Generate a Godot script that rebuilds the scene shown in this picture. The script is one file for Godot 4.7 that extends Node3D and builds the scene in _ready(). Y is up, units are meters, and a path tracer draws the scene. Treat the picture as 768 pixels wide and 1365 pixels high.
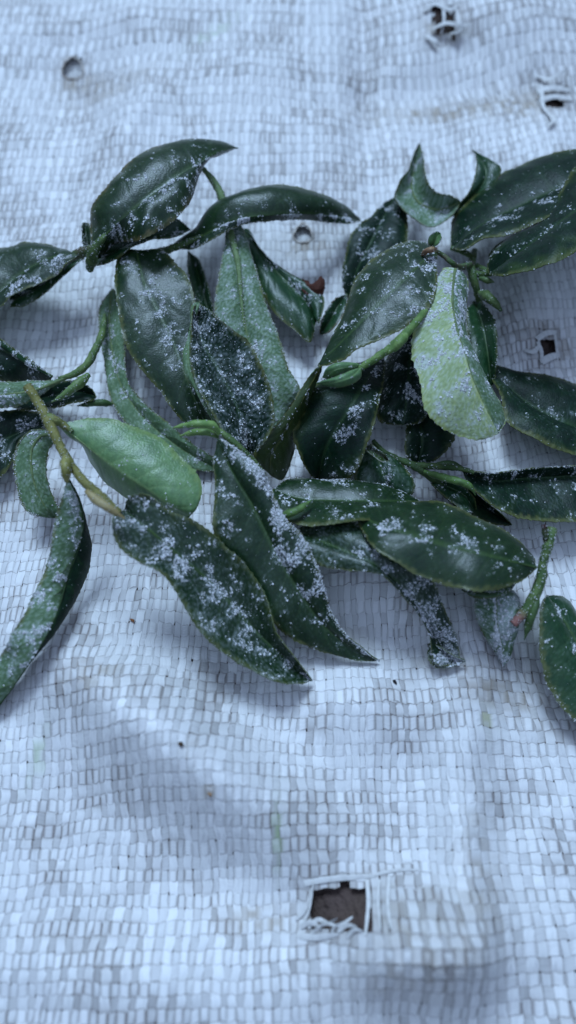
extends Node3D
# Frosted tea shoots lying on a white woven sack, overcast cold morning light.

const TILT := 68.0            # camera tilt below the horizon, degrees
const HALF := 0.65            # tangent of half the vertical field of view
const REACH := 0.266          # metres from the lens to the sack at the picture's middle

var cam_at := Vector3.ZERO
var fwd := Vector3.ZERO
var cam_up := Vector3.ZERO
var rng := RandomNumberGenerator.new()
var soft := FastNoiseLite.new()
var fine := FastNoiseLite.new()
var M := {}
var crystal: ArrayMesh
var used := {}
var hills := []
var holes := []

func _ready():
	rng.seed = 4711
	# ---- camera
	var a := deg_to_rad(TILT)
	fwd = Vector3(0, -sin(a), -cos(a))
	cam_up = Vector3(0, cos(a), -sin(a))
	cam_at = -fwd * REACH
	var cam := Camera3D.new()
	cam.name = "camera"
	cam.near = 0.01
	cam.far = 20.0
	cam.fov = rad_to_deg(2.0 * atan(HALF))
	cam.transform = Transform3D(Basis(Vector3.RIGHT, cam_up, -fwd), cam_at)
	var lens := CameraAttributesPhysical.new()
	lens.frustum_focal_length = 50.0
	lens.exposure_aperture = 50.0 / 5.6
	lens.frustum_focus_distance = 0.256
	cam.attributes = lens
	cam.fov = rad_to_deg(2.0 * atan(HALF))
	add_child(cam)
	cam.current = true
	# ---- overcast sky and a very soft low sun behind the cloud
	var env := Environment.new()
	env.background_mode = Environment.BG_SKY
	var sm := ProceduralSkyMaterial.new()
	sm.sky_top_color = Color(0.57, 0.775, 1.23).linear_to_srgb()
	sm.sky_horizon_color = Color(0.045, 0.065, 0.105).linear_to_srgb()
	sm.sky_curve = 1.2
	sm.ground_bottom_color = Color(0.06, 0.06, 0.06)
	sm.ground_horizon_color = Color(0.18, 0.18, 0.18)
	sm.sun_angle_max = 1.0
	sm.sky_energy_multiplier = 1.0
	env.sky = Sky.new()
	env.sky.sky_material = sm
	env.tonemap_mode = Environment.TONE_MAPPER_LINEAR
	env.tonemap_exposure = 1.0
	env.sdfgi_enabled = true
	env.ssao_enabled = true
	env.ssil_enabled = true
	var we := WorldEnvironment.new()
	we.name = "world_environment"
	we.environment = env
	add_child(we)
	var sun := DirectionalLight3D.new()
	sun.name = "sun"
	sun.light_energy = 0.95
	sun.light_color = Color(0.76, 0.88, 1.01)
	sun.light_angular_distance = 20.0
	sun.shadow_enabled = true
	add_child(sun)
	sun.look_at_from_position(Vector3(-0.14, 0.92, -0.62), Vector3.ZERO, Vector3.UP)
	# ---- noise, materials
	soft.noise_type = FastNoiseLite.TYPE_SIMPLEX_SMOOTH
	soft.seed = 3
	soft.frequency = 1.0
	soft.fractal_type = FastNoiseLite.FRACTAL_NONE
	fine.noise_type = FastNoiseLite.TYPE_SIMPLEX
	fine.seed = 11
	fine.frequency = 1.0
	fine.fractal_octaves = 3
	materials()
	crystal = grain_mesh()
	relief()
	ground()
	sack()
	left_shoots()
	middle_shoots()
	upper_shoots()
	lower_shoots()
	crumbs()

# ============================================================ helpers
func ray(px: float, py: float) -> Vector3:
	return fwd + Vector3.RIGHT * ((px - 384.0) / 682.5 * HALF) + cam_up * ((682.5 - py) / 682.5 * HALF)

func at(px: float, py: float, h := 0.0) -> Vector3:       # the place h millimetres over the sack that is seen there
	var d := ray(px, py)
	var p := cam_at
	var lift := 0.0
	if h > 3.0: h = 3.0 + (h - 3.0) * 1.7
	for k in 4:
		p = cam_at + d * ((h * 0.001 + lift - cam_at.y) / d.y)
		lift = cloth(p.x, p.z)
	return p

func relief():
	# [picture x, y, height mm, radius across mm, radius along mm, turn]
	for r in [[225, 985, 15.0, 46, 15, 0.62], [300, 1180, -3.0, 30, 12, 0.1], [618, 1060, 6.0, 9, 66, 0.10], [710, 1010, -3.0, 16, 40, 0.2],
			[560, 1262, 15.0, 24, 13, 0.0], [560, 1400, -6.0, 24, 14, 0.0], [120, 1300, 3.0, 30, 10, 0.1], [400, 1330, 2.0, 14, 12, 0],
			[590, 125, -3.0, 62, 13, -0.12], [650, 40, 5.0, 44, 18, 0.1], [487, 95, -3.5, 7, 52, 0.0], [340, 130, 4.0, 34, 30, 0.2], [90, 120, -3.5, 24, 24, 0.0], [170, 180, 4.0, 12, 40, 0.3],
			[200, 40, 3.0, 26, 14, 0.0], [735, 230, 5.0, 14, 26, 0], [500, 775, 7.0, 24, 11, 0.35], [540, 850, -3.0, 14, 10, 0.3], [480, 950, 4.0, 24, 12, 0.1], [80, 860, 3.0, 12, 24, 0.0], [690, 430, 4.0, 10, 30, 0.3]]:
		var p := flat_at(r[0], r[1])
		hills.append([p.x, p.z, r[2] * 0.00135, 1.0 / (r[3] * 0.001), 1.0 / (r[4] * 0.001), cos(r[5]), sin(r[5])])

func flat_at(px: float, py: float) -> Vector3:
	var d := ray(px, py)
	return cam_at + d * (-cam_at.y / d.y)

func cloth(x: float, z: float) -> float:
	var y := 0.0014 * soft.get_noise_2d(x * 22.0, z * 20.0) + 0.0005 * soft.get_noise_2d(x * 60.0 + 9.0, z * 55.0)
	if z < -0.13:
		y += 0.3 * (z + 0.13) * (z + 0.13)
	for hl in hills:
		var dx: float = x - hl[0]
		var dz: float = z - hl[1]
		var u: float = (dx * hl[5] + dz * hl[6]) * hl[3]
		var w: float = (dz * hl[5] - dx * hl[6]) * hl[4]
		var q := u * u + w * w
		if q < 8.0:
			y += hl[2] * exp(-q)
	return y

func numbered(called: String) -> String:
	if not used.has(called):
		used[called] = 0
		return called
	used[called] += 1
	return "%s_%03d" % [called, used[called]]

func thing(called: String, label: String, category: String, where: Vector3, group := "") -> Node3D:
	var o := Node3D.new()
	o.name = numbered(called)
	o.position = where
	tag(o, label, category, group)
	add_child(o, true)
	return o

func tag(o: Node, label: String, category := "", group := ""):
	if label: o.set_meta("label", label)
	if category: o.set_meta("category", category)
	if group: o.set_meta("group", group)

func put(called: String, mesh: Mesh, mat: Material, parent: Node, where := Vector3.ZERO) -> MeshInstance3D:
	var o := MeshInstance3D.new()
	o.name = numbered(called) if parent == self else called
	o.mesh = mesh
	o.position = where
	o.material_override = mat
	parent.add_child(o, true)
	return o

func world_of(n: Node) -> Vector3:
	var p := Vector3.ZERO
	while n is Node3D and n != self:
		p += n.position
		n = n.get_parent()
	return p

func noise_tex(freq: float, seed_: int, size := 512, bump := 0.0, oct := 4) -> NoiseTexture2D:
	var n := FastNoiseLite.new()
	n.noise_type = FastNoiseLite.TYPE_SIMPLEX
	n.frequency = freq
	n.seed = seed_
	n.fractal_octaves = oct
	var t := NoiseTexture2D.new()
	t.noise = n
	t.width = size
	t.height = size
	t.seamless = true
	if bump > 0.0:
		t.as_normal_map = true
		t.bump_strength = bump
	return t

func mat(rough: float, spec: float, normal: Texture2D = null, strength := 1.0, scale := 1.0) -> StandardMaterial3D:
	var m := StandardMaterial3D.new()
	m.vertex_color_use_as_albedo = true
	m.roughness = rough
	m.metallic_specular = spec
	m.cull_mode = BaseMaterial3D.CULL_DISABLED
	if normal:
		m.normal_enabled = true
		m.normal_texture = normal
		m.normal_scale = strength
		m.uv1_scale = Vector3.ONE * scale
	return m

func materials():
	var grain := noise_tex(0.06, 5, 512, 6.0)
	var pebble := noise_tex(0.035, 21, 512, 9.0, 3)
	M.tape = mat(0.50, 0.4, noise_tex(0.02, 8, 512, 4.0), 0.7, 1.0)
	M.leaf = mat(0.36, 0.45, grain, 0.16, 1.0)
	M.deep = mat(0.45, 0.3, grain, 0.2, 1.0)
	M.under = mat(0.62, 0.3, pebble, 0.22, 1.0)
	M.stem = mat(0.55, 0.35, grain, 0.6, 1.0)
	M.bud = mat(0.48, 0.4, grain, 0.3, 1.0)
	M.frost = mat(0.4, 0.5)
	M.frost.vertex_color_use_as_albedo = true
	M.debris = mat(0.8, 0.2)
	M.soil = mat(0.95, 0.1, pebble, 1.0, 1.0)

func cr(p0: Vector3, p1: Vector3, p2: Vector3, p3: Vector3, t: float) -> Vector3:
	return p1.cubic_interpolate(p2, p0, p3, t)

func spline(pts: Array, n: int) -> PackedVector3Array:      # n+1 places evenly spread along a smooth line through pts
	var dense := PackedVector3Array()
	var m := pts.size()
	for k in m - 1:
		var p0: Vector3 = pts[maxi(k - 1, 0)]
		var p3: Vector3 = pts[mini(k + 2, m - 1)]
		for q in 12:
			dense.append(cr(p0, pts[k], pts[k + 1], p3, q / 12.0))
	dense.append(pts[m - 1])
	var length := PackedFloat32Array([0.0])
	for k in range(1, dense.size()):
		length.append(length[k - 1] + dense[k].distance_to(dense[k - 1]))
	var out := PackedVector3Array()
	var at_k := 0
	for k in n + 1:
		var want := length[-1] * k / n
		while at_k < dense.size() - 2 and length[at_k + 1] < want:
			at_k += 1
		var gap := length[at_k + 1] - length[at_k]
		out.append(dense[at_k].lerp(dense[at_k + 1], 0.0 if gap < 1e-9 else clampf((want - length[at_k]) / gap, 0, 1)))
	return out

func mesh_of(v: PackedVector3Array, n: PackedVector3Array, uv: PackedVector2Array, c: PackedColorArray, idx: PackedInt32Array) -> ArrayMesh:
	for k in range(0, idx.size(), 3):                         # front faces run clockwise seen from the normal's side
		var i := idx[k]
		if (v[idx[k + 1]] - v[i]).cross(v[idx[k + 2]] - v[i]).dot(n[i] + n[idx[k + 1]] + n[idx[k + 2]]) > 0.0:
			var q := idx[k + 1]
			idx[k + 1] = idx[k + 2]
			idx[k + 2] = q
	var arr := []
	arr.resize(Mesh.ARRAY_MAX)
	arr[Mesh.ARRAY_VERTEX] = v
	arr[Mesh.ARRAY_NORMAL] = n
	arr[Mesh.ARRAY_TEX_UV] = uv
	arr[Mesh.ARRAY_COLOR] = c
	arr[Mesh.ARRAY_INDEX] = idx
	var am := ArrayMesh.new()
	am.add_surface_from_arrays(Mesh.PRIMITIVE_TRIANGLES, arr)
	return am

func grid_normals(v: PackedVector3Array, rows: int, cols: int) -> PackedVector3Array:
	var out := PackedVector3Array()
	out.resize(rows * cols)
	for r in rows:
		for c in cols:
			var dr := v[mini(r + 1, rows - 1) * cols + c] - v[maxi(r - 1, 0) * cols + c]
			var dc := v[r * cols + mini(c + 1, cols - 1)] - v[r * cols + maxi(c - 1, 0)]
			var nn := dr.cross(dc)
			out[r * cols + c] = nn.normalized() if nn.length() > 1e-14 else Vector3.UP
	return out

# a tube along pts ([Vector3...]) with radii, colour and roughened skin
func tube(pts: Array, radii: Array, origin: Vector3, col: Color, col2: Color, lump := 0.12, sides := 12, tip := Color(-1, 0, 0), per_mm := 1.6) -> ArrayMesh:
	var line := spline(pts, 8)
	var total := 0.0
	for k in 8: total += line[k].distance_to(line[k + 1])
	var n := clampi(int(total * 1000.0 * per_mm), 10, 90)
	line = spline(pts, n)
	var v := PackedVector3Array(); var nn := PackedVector3Array(); var uv := PackedVector2Array(); var cc := PackedColorArray(); var idx := PackedInt32Array()
	var side := Vector3.ZERO
	for k in n + 1:
		var t := float(k) / n
		var f := t * (radii.size() - 1)
		var b := mini(int(f), radii.size() - 2)
		var r: float = lerpf(radii[b], radii[b + 1], smoothstep(0.0, 1.0, f - b)) * 0.00086
		var dir := (line[mini(k + 1, n)] - line[maxi(k - 1, 0)]).normalized()
		if side == Vector3.ZERO:
			side = dir.cross(Vector3.UP if absf(dir.y) < 0.9 else Vector3.RIGHT).normalized()
		side = (side - dir * side.dot(dir)).normalized()
		var other := dir.cross(side)
		for s in sides + 1:
			var ang := TAU * s / sides
			var o := side * cos(ang) + other * sin(ang)
			var q := (line[k] + o * r) * 1000.0
			var w := 1.0 + lump * soft.get_noise_3d(q.x * 0.5, q.y * 0.5, q.z * 0.5) + lump * 0.6 * fine.get_noise_3d(q.x, q.y, q.z)
			v.append(line[k] + o * r * w - origin)
			nn.append(o)
			uv.append(Vector2(s / float(sides) * 0.25, t * total * 40.0))
			var c := col.lerp(col2, clampf(0.5 + 0.9 * soft.get_noise_3d(q.x * 0.3 + 40, q.y * 0.3, q.z * 0.3), 0, 1))
			c = c * (1.0 + 0.25 * fine.get_noise_3d(q.x * 1.7, q.y * 1.7, q.z * 1.7))
			if tip.r >= 0.0 and t > 0.8: c = c.lerp(tip, smoothstep(0.8, 0.95, t))
			cc.append(c)
	var w1 := sides + 1
	for k in n:
		for s in sides:
			var i := k * w1 + s
			idx.append_array([i, i + 1, i + w1, i + 1, i + w1 + 1, i + w1])
	for e in [0, n]:                                         # closed ends
		var c0 := v.size()
		v.append(line[e] - origin)
		var dn := (line[0] - line[1]).normalized() if e == 0 else (line[n] - line[n - 1]).normalized()
		nn.append(dn); uv.append(Vector2.ZERO); cc.append(cc[e * w1] * 1.15)
		for s in sides + 1:
			v.append(v[e * w1 + s]); nn.append(dn); uv.append(Vector2(s * 0.02, 0)); cc.append(cc[e * w1 + s])
		for s in sides:
			if e == 0: idx.append_array([c0, c0 + 2 + s, c0 + 1 + s])
			else: idx.append_array([c0, c0 + 1 + s, c0 + 2 + s])
	return mesh_of(v, nn, uv, cc, idx)

func grain_mesh() -> ArrayMesh:                              # a tiny crust of three angular ice grains
	var st := SurfaceTool.new()
	st.begin(Mesh.PRIMITIVE_TRIANGLES)
	st.set_smooth_group(-1)
	var g := RandomNumberGenerator.new()
	g.seed = 77
	for k in 3:
		var c := Vector3(g.randf_range(-0.6, 0.6), g.randf_range(0.0, 0.35), g.randf_range(-0.6, 0.6)) * (0.0 if k == 0 else 1.0)
		var s := g.randf_range(0.35, 0.6)
		var b := Basis.from_euler(Vector3(g.randf() * 6, g.randf() * 6, g.randf() * 6)).scaled(Vector3(s, s * g.randf_range(0.5, 1.0), s * g.randf_range(0.6, 1.2)))
		var ax := []
		for d in [Vector3.RIGHT, Vector3.LEFT, Vector3.UP, Vector3.DOWN, Vector3.BACK, Vector3.FORWARD]:
			ax.append(c + b * (d * g.randf_range(0.75, 1.15)))
		for f in [[0, 2, 4], [4, 2, 1], [1, 2, 5], [5, 2, 0], [4, 3, 0], [1, 3, 4], [5, 3, 1], [0, 3, 5]]:
			for q in f:
				st.set_color(Color(1, 1, 1))
				st.add_vertex(ax[q])
	st.generate_normals()
	return st.commit()

func scatter(parent: Node, spots: Array):                    # spots: [place, normal, size in mm]; the loose ice lying on a leaf
	if spots.is_empty(): return
	var mm := MultiMesh.new()
	mm.transform_format = MultiMesh.TRANSFORM_3D
	mm.use_colors = true
	mm.mesh = crystal
	mm.instance_count = spots.size()
	var base := world_of(parent)
	for k in spots.size():
		var s = spots[k]
		var up: Vector3 = s[1]
		var x := up.cross(Vector3(0.3, 0.1, 0.9)).normalized()
		var b := Basis(x, up, x.cross(up)).rotated(up, rng.randf() * TAU)
		var sz: float = s[2] * 0.001
		b = b * Basis.from_scale(Vector3(sz, sz * rng.randf_range(0.5, 0.9), sz))
		mm.set_instance_transform(k, Transform3D(b, s[0] - base + up * sz * 0.1))
		var v := rng.randf_range(0.36, 0.76)
		mm.set_instance_color(k, Color(v, v * 1.01, v * 1.03))
	var o := MultiMeshInstance3D.new()
	o.name = "frost"
	o.multimesh = mm
	o.material_override = M.frost
	o.set_meta("kind", "stuff")
	parent.add_child(o, true)

# ------------------------------------------------------------ leaves
# mid, left, right: points [picture x, y, mm over the sack]; an edge point without height takes the midrib's plus o.e
# o: c face colour, e edge heights, b bulge of the halves, f frost, fl / fr frost of each half, fm frost along the midrib, rim frost on the edge
const FACE := {
	"dark": [Color(0.008, 0.025, 0.009), Color(0.017, 0.039, 0.014), Color(0.050, 0.095, 0.026)],
	"deep": [Color(0.004, 0.015, 0.008), Color(0.008, 0.025, 0.012), Color(0.028, 0.062, 0.020)],
	"olive": [Color(0.024, 0.046, 0.011), Color(0.040, 0.066, 0.014), Color(0.110, 0.125, 0.030)],
	"green": [Color(0.010, 0.040, 0.015), Color(0.020, 0.060, 0.020), Color(0.080, 0.135, 0.045)],
	"under": [Color(0.080, 0.142, 0.068), Color(0.125, 0.195, 0.100), Color(0.160, 0.225, 0.090)],
	"pale": [Color(0.235, 0.310, 0.140), Color(0.325, 0.400, 0.190), Color(0.450, 0.500, 0.180)],
	"bright": [Color(0.080, 0.160, 0.066), Color(0.125, 0.225, 0.085), Color(0.220, 0.320, 0.130)],
}

func points(list: Array, mid: PackedVector3Array, midh: Array, extra: float) -> Array:
	var out := []
	for k in list.size():
		var p = list[k]
		var t := float(k + 1) / (list.size() + 1)
		var f := t * (midh.size() - 1)
		var b := mini(int(f), midh.size() - 2)
		var h: float = p[2] if p.size() > 2 else lerpf(midh[b], midh[b + 1], f - b) + extra
		out.append(at(p[0], p[1], maxf(h, 0.8)))
	return out

func leaf(parent: Node, called: String, mid: Array, left: Array, right: Array, o := {}) -> MeshInstance3D:
	var kind: String = o.get("c", "dark")
	var pal: Array = FACE[kind]
	var halves := [pal, FACE[o.get("split", kind)]]
	if o.has("splitl"): halves[0] = FACE[o["splitl"]]
	var under_up := kind in ["under", "pale"]
	var e: Array = o.get("e", [1.5, 1.5])
	var b: Array = o.get("b", [0.10, 0.10])
	var mids := []
	var midh := []
	for p in mid:
		mids.append(at(p[0], p[1], p[2])); midh.append(p[2])
	var line0 := spline(mids, 16)
	var length := 0.0
	for k in 16: length += line0[k].distance_to(line0[k + 1])
	var nt := clampi(int(length * 1000.0 * 2.3), 36, 230)
	var ns: int = o.get("ns", 23)
	var mline := spline(mids, nt)
	var lp := [mids[0]]; lp.append_array(points(left, mline, midh, e[0])); lp.append(mids[-1])
	var rp := [mids[0]]; rp.append_array(points(right, mline, midh, e[1])); rp.append(mids[-1])
	var ll := spline(lp, nt)
	var rl := spline(rp, nt)
	var cols := 2 * ns + 1
	var rows := nt + 1
	var seedy := rng.randf_range(0, 900)
	var veins: float = o.get("veins", 8.0)
	var vd: float = o.get("vd", (0.16 if kind != "bright" else 0.22) if not under_up else 0.45)
	var teeth: float = length * 1000.0 / (rng.randf_range(1.5, 1.8) * (1.0 + 0.5 * maxf(0.0, o.get("tooth", 0.5) - 0.5)))
	var tooth: float = o.get("tooth", 0.75)
	var v := PackedVector3Array()
	v.resize(rows * cols)
	var origin: Vector3 = mids[0]
	var base := world_of(parent) if parent != self else Vector3.ZERO
	for r in rows:
		var t := float(r) / nt
		var m := mline[r]
		var dir := (mline[mini(r + 1, nt)] - mline[maxi(r - 1, 0)]).normalized()
		var across := rl[r] - ll[r]
		var up := dir.cross(across)
		up = up.normalized() if up.length() > 1e-12 else Vector3.UP
		if up.dot(cam_at - m) < 0.0: up = -up
		for c in cols:
			var s := float(c - ns) / ns
			var u := absf(s)
			var edge := ll[r] if s < 0 else rl[r]
			var bul: float = (b[0] if s < 0 else b[1]) + 0.05
			var w := m.distance_to(edge)
			var ctrl := (m + edge) * 0.5 + up * bul * w * 2.0
			var p := m * (1 - u) * (1 - u) + ctrl * 2 * u * (1 - u) + edge * u * u
			# lateral veins: grooves on the face (ridges on the underside), the blade puffed between them
			var ph := t * veins - u * (0.9 + 0.25 * sin(t * 9.0 + seedy)) + 0.16 * sin(t * 23.0 + seedy + s * 2.0)
			var q := absf(fposmod(ph, 1.0) - 0.5) * 2.0
			var env := u * (1.0 - u) * 3.4 * clampf(w * 120.0, 0, 1)
			var puff := (1.0 - pow(q, 3.0)) * vd * env
			if under_up: puff = pow(q, 5.0) * vd * env * 0.7
			var mm_ := p * 1000.0
			puff += (0.30 if kind != "pale" else 0.12) * soft.get_noise_3d(mm_.x * 0.10 + seedy, mm_.z * 0.10, s) * (0.3 + u)
			puff += (0.03 if not under_up else (0.08 if kind != "pale" else 0.03)) * soft.get_noise_2d(mm_.x * 0.55 + seedy, mm_.z * 0.55) + (0.012 if not under_up else (0.05 if kind != "pale" else 0.02)) * soft.get_noise_2d(mm_.x * 0.9, mm_.z * 0.9 + seedy)
			p += up * puff * 0.001
			if u > 0.80 and w > 0.0004:
				var saw := fposmod(t * teeth + (0.4 if s < 0 else 0.0), 1.0)
				saw = saw if saw < 0.75 else (1.0 - saw) * 3.0
				var rag := 0.6 + 0.6 * soft.get_noise_2d(t * teeth * 0.7, s * 3.0 + seedy)
				var wave := 0.45 * soft.get_noise_2d(t * length * 130.0 + seedy, s * 9.0)
				var k := pow((u - 0.80) / 0.20, 2.0)
				p += (edge - m).normalized() * (saw * tooth * rag * k * clampf(w * 400.0, 0, 1)) * 0.001
				p += up * wave * k * 0.001
			v[r * cols + c] = p - origin
	var nrm := grid_normals(v, rows, cols)
	var mean := Vector3.ZERO
	for r in range(1, rows, 4): mean += nrm[r * cols + ns]
	var flip := 1.0
	if mean.dot(cam_at - mids[int(mids.size() / 2.0)]) < 0.0:
		flip = -1.0
		for k in nrm.size(): nrm[k] = -nrm[k]
	# colours, frost film, both skins
	var frost: float = o.get("f", 0.3)
	var fside := [o.get("fl", 1.0), o.get("fr", 1.0)]
	var fm: float = o.get("fm", 0.25)
	var film0: float = o.get("film", 0.5)
	var vv := PackedVector3Array(); var nn := PackedVector3Array(); var uv := PackedVector2Array(); var cc := PackedColorArray(); var idx := PackedInt32Array()
	var dens := PackedFloat32Array()
	dens.resize(rows * cols)
	var backc: Color = (FACE["under"][0] if not under_up else FACE["dark"][1])
	for skin in 2:
		for r in rows:
			var t := float(r) / nt
			for c in cols:
				var s := float(c - ns) / ns
				var u := absf(s)
				var k := r * cols + c
				var mm_ := (v[k] + origin) * 1000.0
				if skin == 1:
					vv.append(v[k] - nrm[k] * 0.00028); nn.append(-nrm[k])
					cc.append(backc * (1.0 + 0.2 * soft.get_noise_2d(mm_.x * 0.3, mm_.z * 0.3)))
				else:
					vv.append(v[k]); nn.append(nrm[k])
					var n1 := soft.get_noise_2d(mm_.x * 0.13 + seedy, mm_.z * 0.13)
					var n2 := soft.get_noise_2d(mm_.x * 0.42, mm_.z * 0.42 + seedy)
					var n3 := fine.get_noise_2d(mm_.x * 0.7 + seedy, mm_.z * 0.7)
					pal = halves[0 if s < 0 else 1]
					var col: Color = pal[0].lerp(pal[1], clampf(0.5 + 0.55 * n1 + 0.35 * n2, 0, 1))
					# vein lines
					var ph := t * veins - u * (0.9 + 0.25 * sin(t * 9.0 + seedy)) + 0.16 * sin(t * 23.0 + seedy + s * 2.0)
					var q := absf(fposmod(ph, 1.0) - 0.5) * 2.0
					var vein := smoothstep(0.86, 1.0, q) * (1.0 - u) * 0.5
					col = col.lerp(pal[2], vein * (0.5 if not (under_up or kind == "bright") else 0.9))
					col = col.lerp(pal[2], smoothstep(0.10, 0.0, u) * (0.55 if kind != "pale" else 0.9))
					# yellowed, worn edge
					var ed := smoothstep(0.89, 0.97, u + 0.05 * n2)
					col = col.lerp(o.get("edge", Color(0.115, 0.120, 0.040)), ed * 0.75)
					var blot: float = smoothstep(0.62, 1.0, u + 0.25 * n1) * o.get("blot", 0.45)
					col = col.lerp(Color(0.032, 0.058, 0.012), blot * (0.6 if not under_up else 0.0))
					col = col * (1.0 + 0.22 * n3)
					# how much ice lies here
					var bias: float = frost * fside[0 if s < 0 else 1] - 0.62 + fm * exp(-pow((s - o.get("fs", 0.0)) / 0.28, 2.0)) + o.get("ft", 0.0) * (0.5 - t)
					var d := smoothstep(0.02, 0.48, bias + 0.62 * n1 + 0.36 * n2 + 0.42 * n3) * smoothstep(0.0, 0.05, t)
					dens[k] = d
					var film: float = film0 * minf(1.0, fside[0 if s < 0 else 1])
					var fl := clampf(d * 0.42 + clampf(film * 0.5 + 0.3 * n1 + 0.75 * n3 - 0.3, 0, 1) * film * 0.8, 0, 0.9)
					col = col.lerp(Color(0.45, 0.50, 0.53), fl * (0.40 if not under_up else (0.62 if kind == "under" else 0.8)))
					cc.append(col)
				uv.append(Vector2(s * 0.5 + seedy * 0.37, t * length * 40.0))
	var nv := rows * cols
	for r in rows - 1:
		for c in cols - 1:
			var i := r * cols + c
			if flip > 0.0:
				idx.append_array([i, i + 1, i + cols, i + 1, i + cols + 1, i + cols, nv + i, nv + i + cols, nv + i + 1, nv + i + 1, nv + i + cols, nv + i + cols + 1])
			else:
				idx.append_array([i, i + cols, i + 1, i + 1, i + cols, i + cols + 1, nv + i, nv + i + 1, nv + i + cols, nv + i + 1, nv + i + cols + 1, nv + i + cols])
	for c in [0, cols - 1]:                                   # the cut edge between both skins
		var first := vv.size()
		for r in rows:
			var k: int = r * cols + c
			var inward: int = r * cols + (1 if c == 0 else cols - 2)
			var out_ := (v[k] - v[inward]).normalized()
			for skin in 2:
				vv.append(vv[k + skin * nv]); nn.append(out_); uv.append(uv[k]); cc.append(Color(0.10, 0.12, 0.04).lerp(cc[k], 0.4))
		for r in rows - 1:
			var i := first + r * 2
			idx.append_array([i, i + 1, i + 2, i + 1, i + 3, i + 2])
	var node := put(called, mesh_of(vv, nn, uv, cc, idx), M.under if under_up else (M.deep if kind == "deep" else M.leaf), parent, origin - base)
	# midrib and petiole
	var rib_r: float = o.get("rib", 0.42 if not under_up else 0.62)
	if rib_r > 0.0:
		var pts := []
		var radii := []
		for k in 9:
			var r := int(nt * (0.01 + 0.90 * k / 8.0))
			pts.append(v[r * cols + ns] + origin - nrm[r * cols + ns] * rib_r * 0.001 * ((0.62 if not under_up else 0.1) + 0.25 * k / 8.0))
			radii.append(rib_r * (1.25 - 0.85 * k / 8.0))
		put("midrib", tube(pts, radii, origin, pal[2] * 0.62, pal[2] * 0.9, 0.1, 8), M.stem, node)
	# ice grains
	var spots := []
	var tries := int(length * 1e6 * 0.022 * 11.0)
	for k in tries:
		var r := rng.randi_range(1, rows - 2)
		var c := rng.randi_range(1, cols - 2)
		var i := r * cols + c
		var w: float = v[r * cols].distance_to(v[r * cols + cols - 1]) / 0.026
		if rng.randf() < dens[i] * w * 1.1 + 0.004 * o.get("dust", 1.0):
			var p := v[i].lerp(v[i + (cols if rng.randf() < 0.5 else 1)], rng.randf()) + origin
			spots.append([p, nrm[i], (0.08 + 0.12 * rng.randf() + 0.40 * pow(rng.randf(), 4.0)) * (0.8 + 0.5 * dens[i])])
	for side in 2:
		var rim: float = (o.get("rim", [0.6, 0.55]))[side]
		for k in int(length * 1e3 * (5.0 * rim + 5.0 * maxf(rim - 0.6, 0.0))):
			var r := rng.randi_range(2, rows - 2)
			if soft.get_noise_2d(r * 0.11 + seedy, side * 7.0) + 0.5 < rng.randf() * (1.3 - rim): continue
			var i := r * cols + (0 if side == 0 else cols - 1)
			var j := i + (1 if side == 0 else -1) * rng.randi_range(0, 1 + int(rim * 3.0))
			spots.append([v[i].lerp(v[j], rng.randf()) + origin, nrm[i], rng.randf_range(0.10, 0.38)])
	scatter(node, spots)
	return node

func P(list: Array) -> Array:
	var out := []
	for p in list: out.append(at(p[0], p[1], p[2]))
	return out

# a closed young leaf or bud: a spindle along its line, with a seam
func bud(parent: Node, called: String, line: Array, radii: Array, col: Color, col2: Color, ice := 14) -> MeshInstance3D:
	var pts := P(line)
	var base := world_of(parent)
	var node := put(called, tube(pts, radii, pts[0], col, col2, 0.14, 12), M.bud, parent, pts[0] - base)
	ice_on(node, pts, radii, ice)
	return node

func stem(parent: Node, called: String, line: Array, radii: Array, col: Color, col2: Color, ice := 40, lump := 0.16, tip := Color(-1, 0, 0)) -> MeshInstance3D:
	var pts := P(line)
	var base := world_of(parent)
	var node := put(called, tube(pts, radii, pts[0], col, col2, lump, 14, tip), M.stem, parent, pts[0] - base)
	ice_on(node, pts, radii, ice)
	return node

func ice_on(node: Node, pts: Array, radii: Array, count: int):
	var spots := []
	var line := spline(pts, 60)
	for k in count:
		var i := rng.randi_range(1, 59)
		var t := i / 60.0 * (radii.size() - 1)
		var b := mini(int(t), radii.size() - 2)
		var r: float = lerpf(radii[b], radii[b + 1], t - b) * 0.00095
		var dir := (line[i + 1] - line[i - 1]).normalized()
		var o := (dir.cross(Vector3(rng.randf_range(-1, 1), rng.randf_range(-1, 1), rng.randf_range(-1, 1)))).normalized()
		if o.y < -0.2: o = -o
		spots.append([line[i] + o * r, o, rng.randf_range(0.15, 0.36)])
	scatter(node, spots)

# ============================================================ the ground and the sack
func sheet_mesh(x0: float, x1: float, z0: float, z1: float, nx: int, nz: int, drop: float, col: Color) -> ArrayMesh:
	var v := PackedVector3Array(); var uv := PackedVector2Array(); var cc := PackedColorArray(); var idx := PackedInt32Array()
	for j in nz + 1:
		for i in nx + 1:
			var x := lerpf(x0, x1, i / float(nx))
			var z := lerpf(z0, z1, j / float(nz))
			v.append(Vector3(x, cloth(x, z) - drop, z))
			uv.append(Vector2(x, z) * 12.0)
			cc.append(col * (1.0 + 0.3 * soft.get_noise_2d(x * 300.0, z * 300.0)))
	for j in nz:
		for i in nx:
			var k := j * (nx + 1) + i
			idx.append_array([k, k + 1, k + nx + 1, k + 1, k + nx + 2, k + nx + 1])
	var n := grid_normals(v, nz + 1, nx + 1)
	for k in n.size():
		if n[k].y < 0: n[k] = -n[k]
	return mesh_of(v, n, uv, cc, idx)

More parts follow.
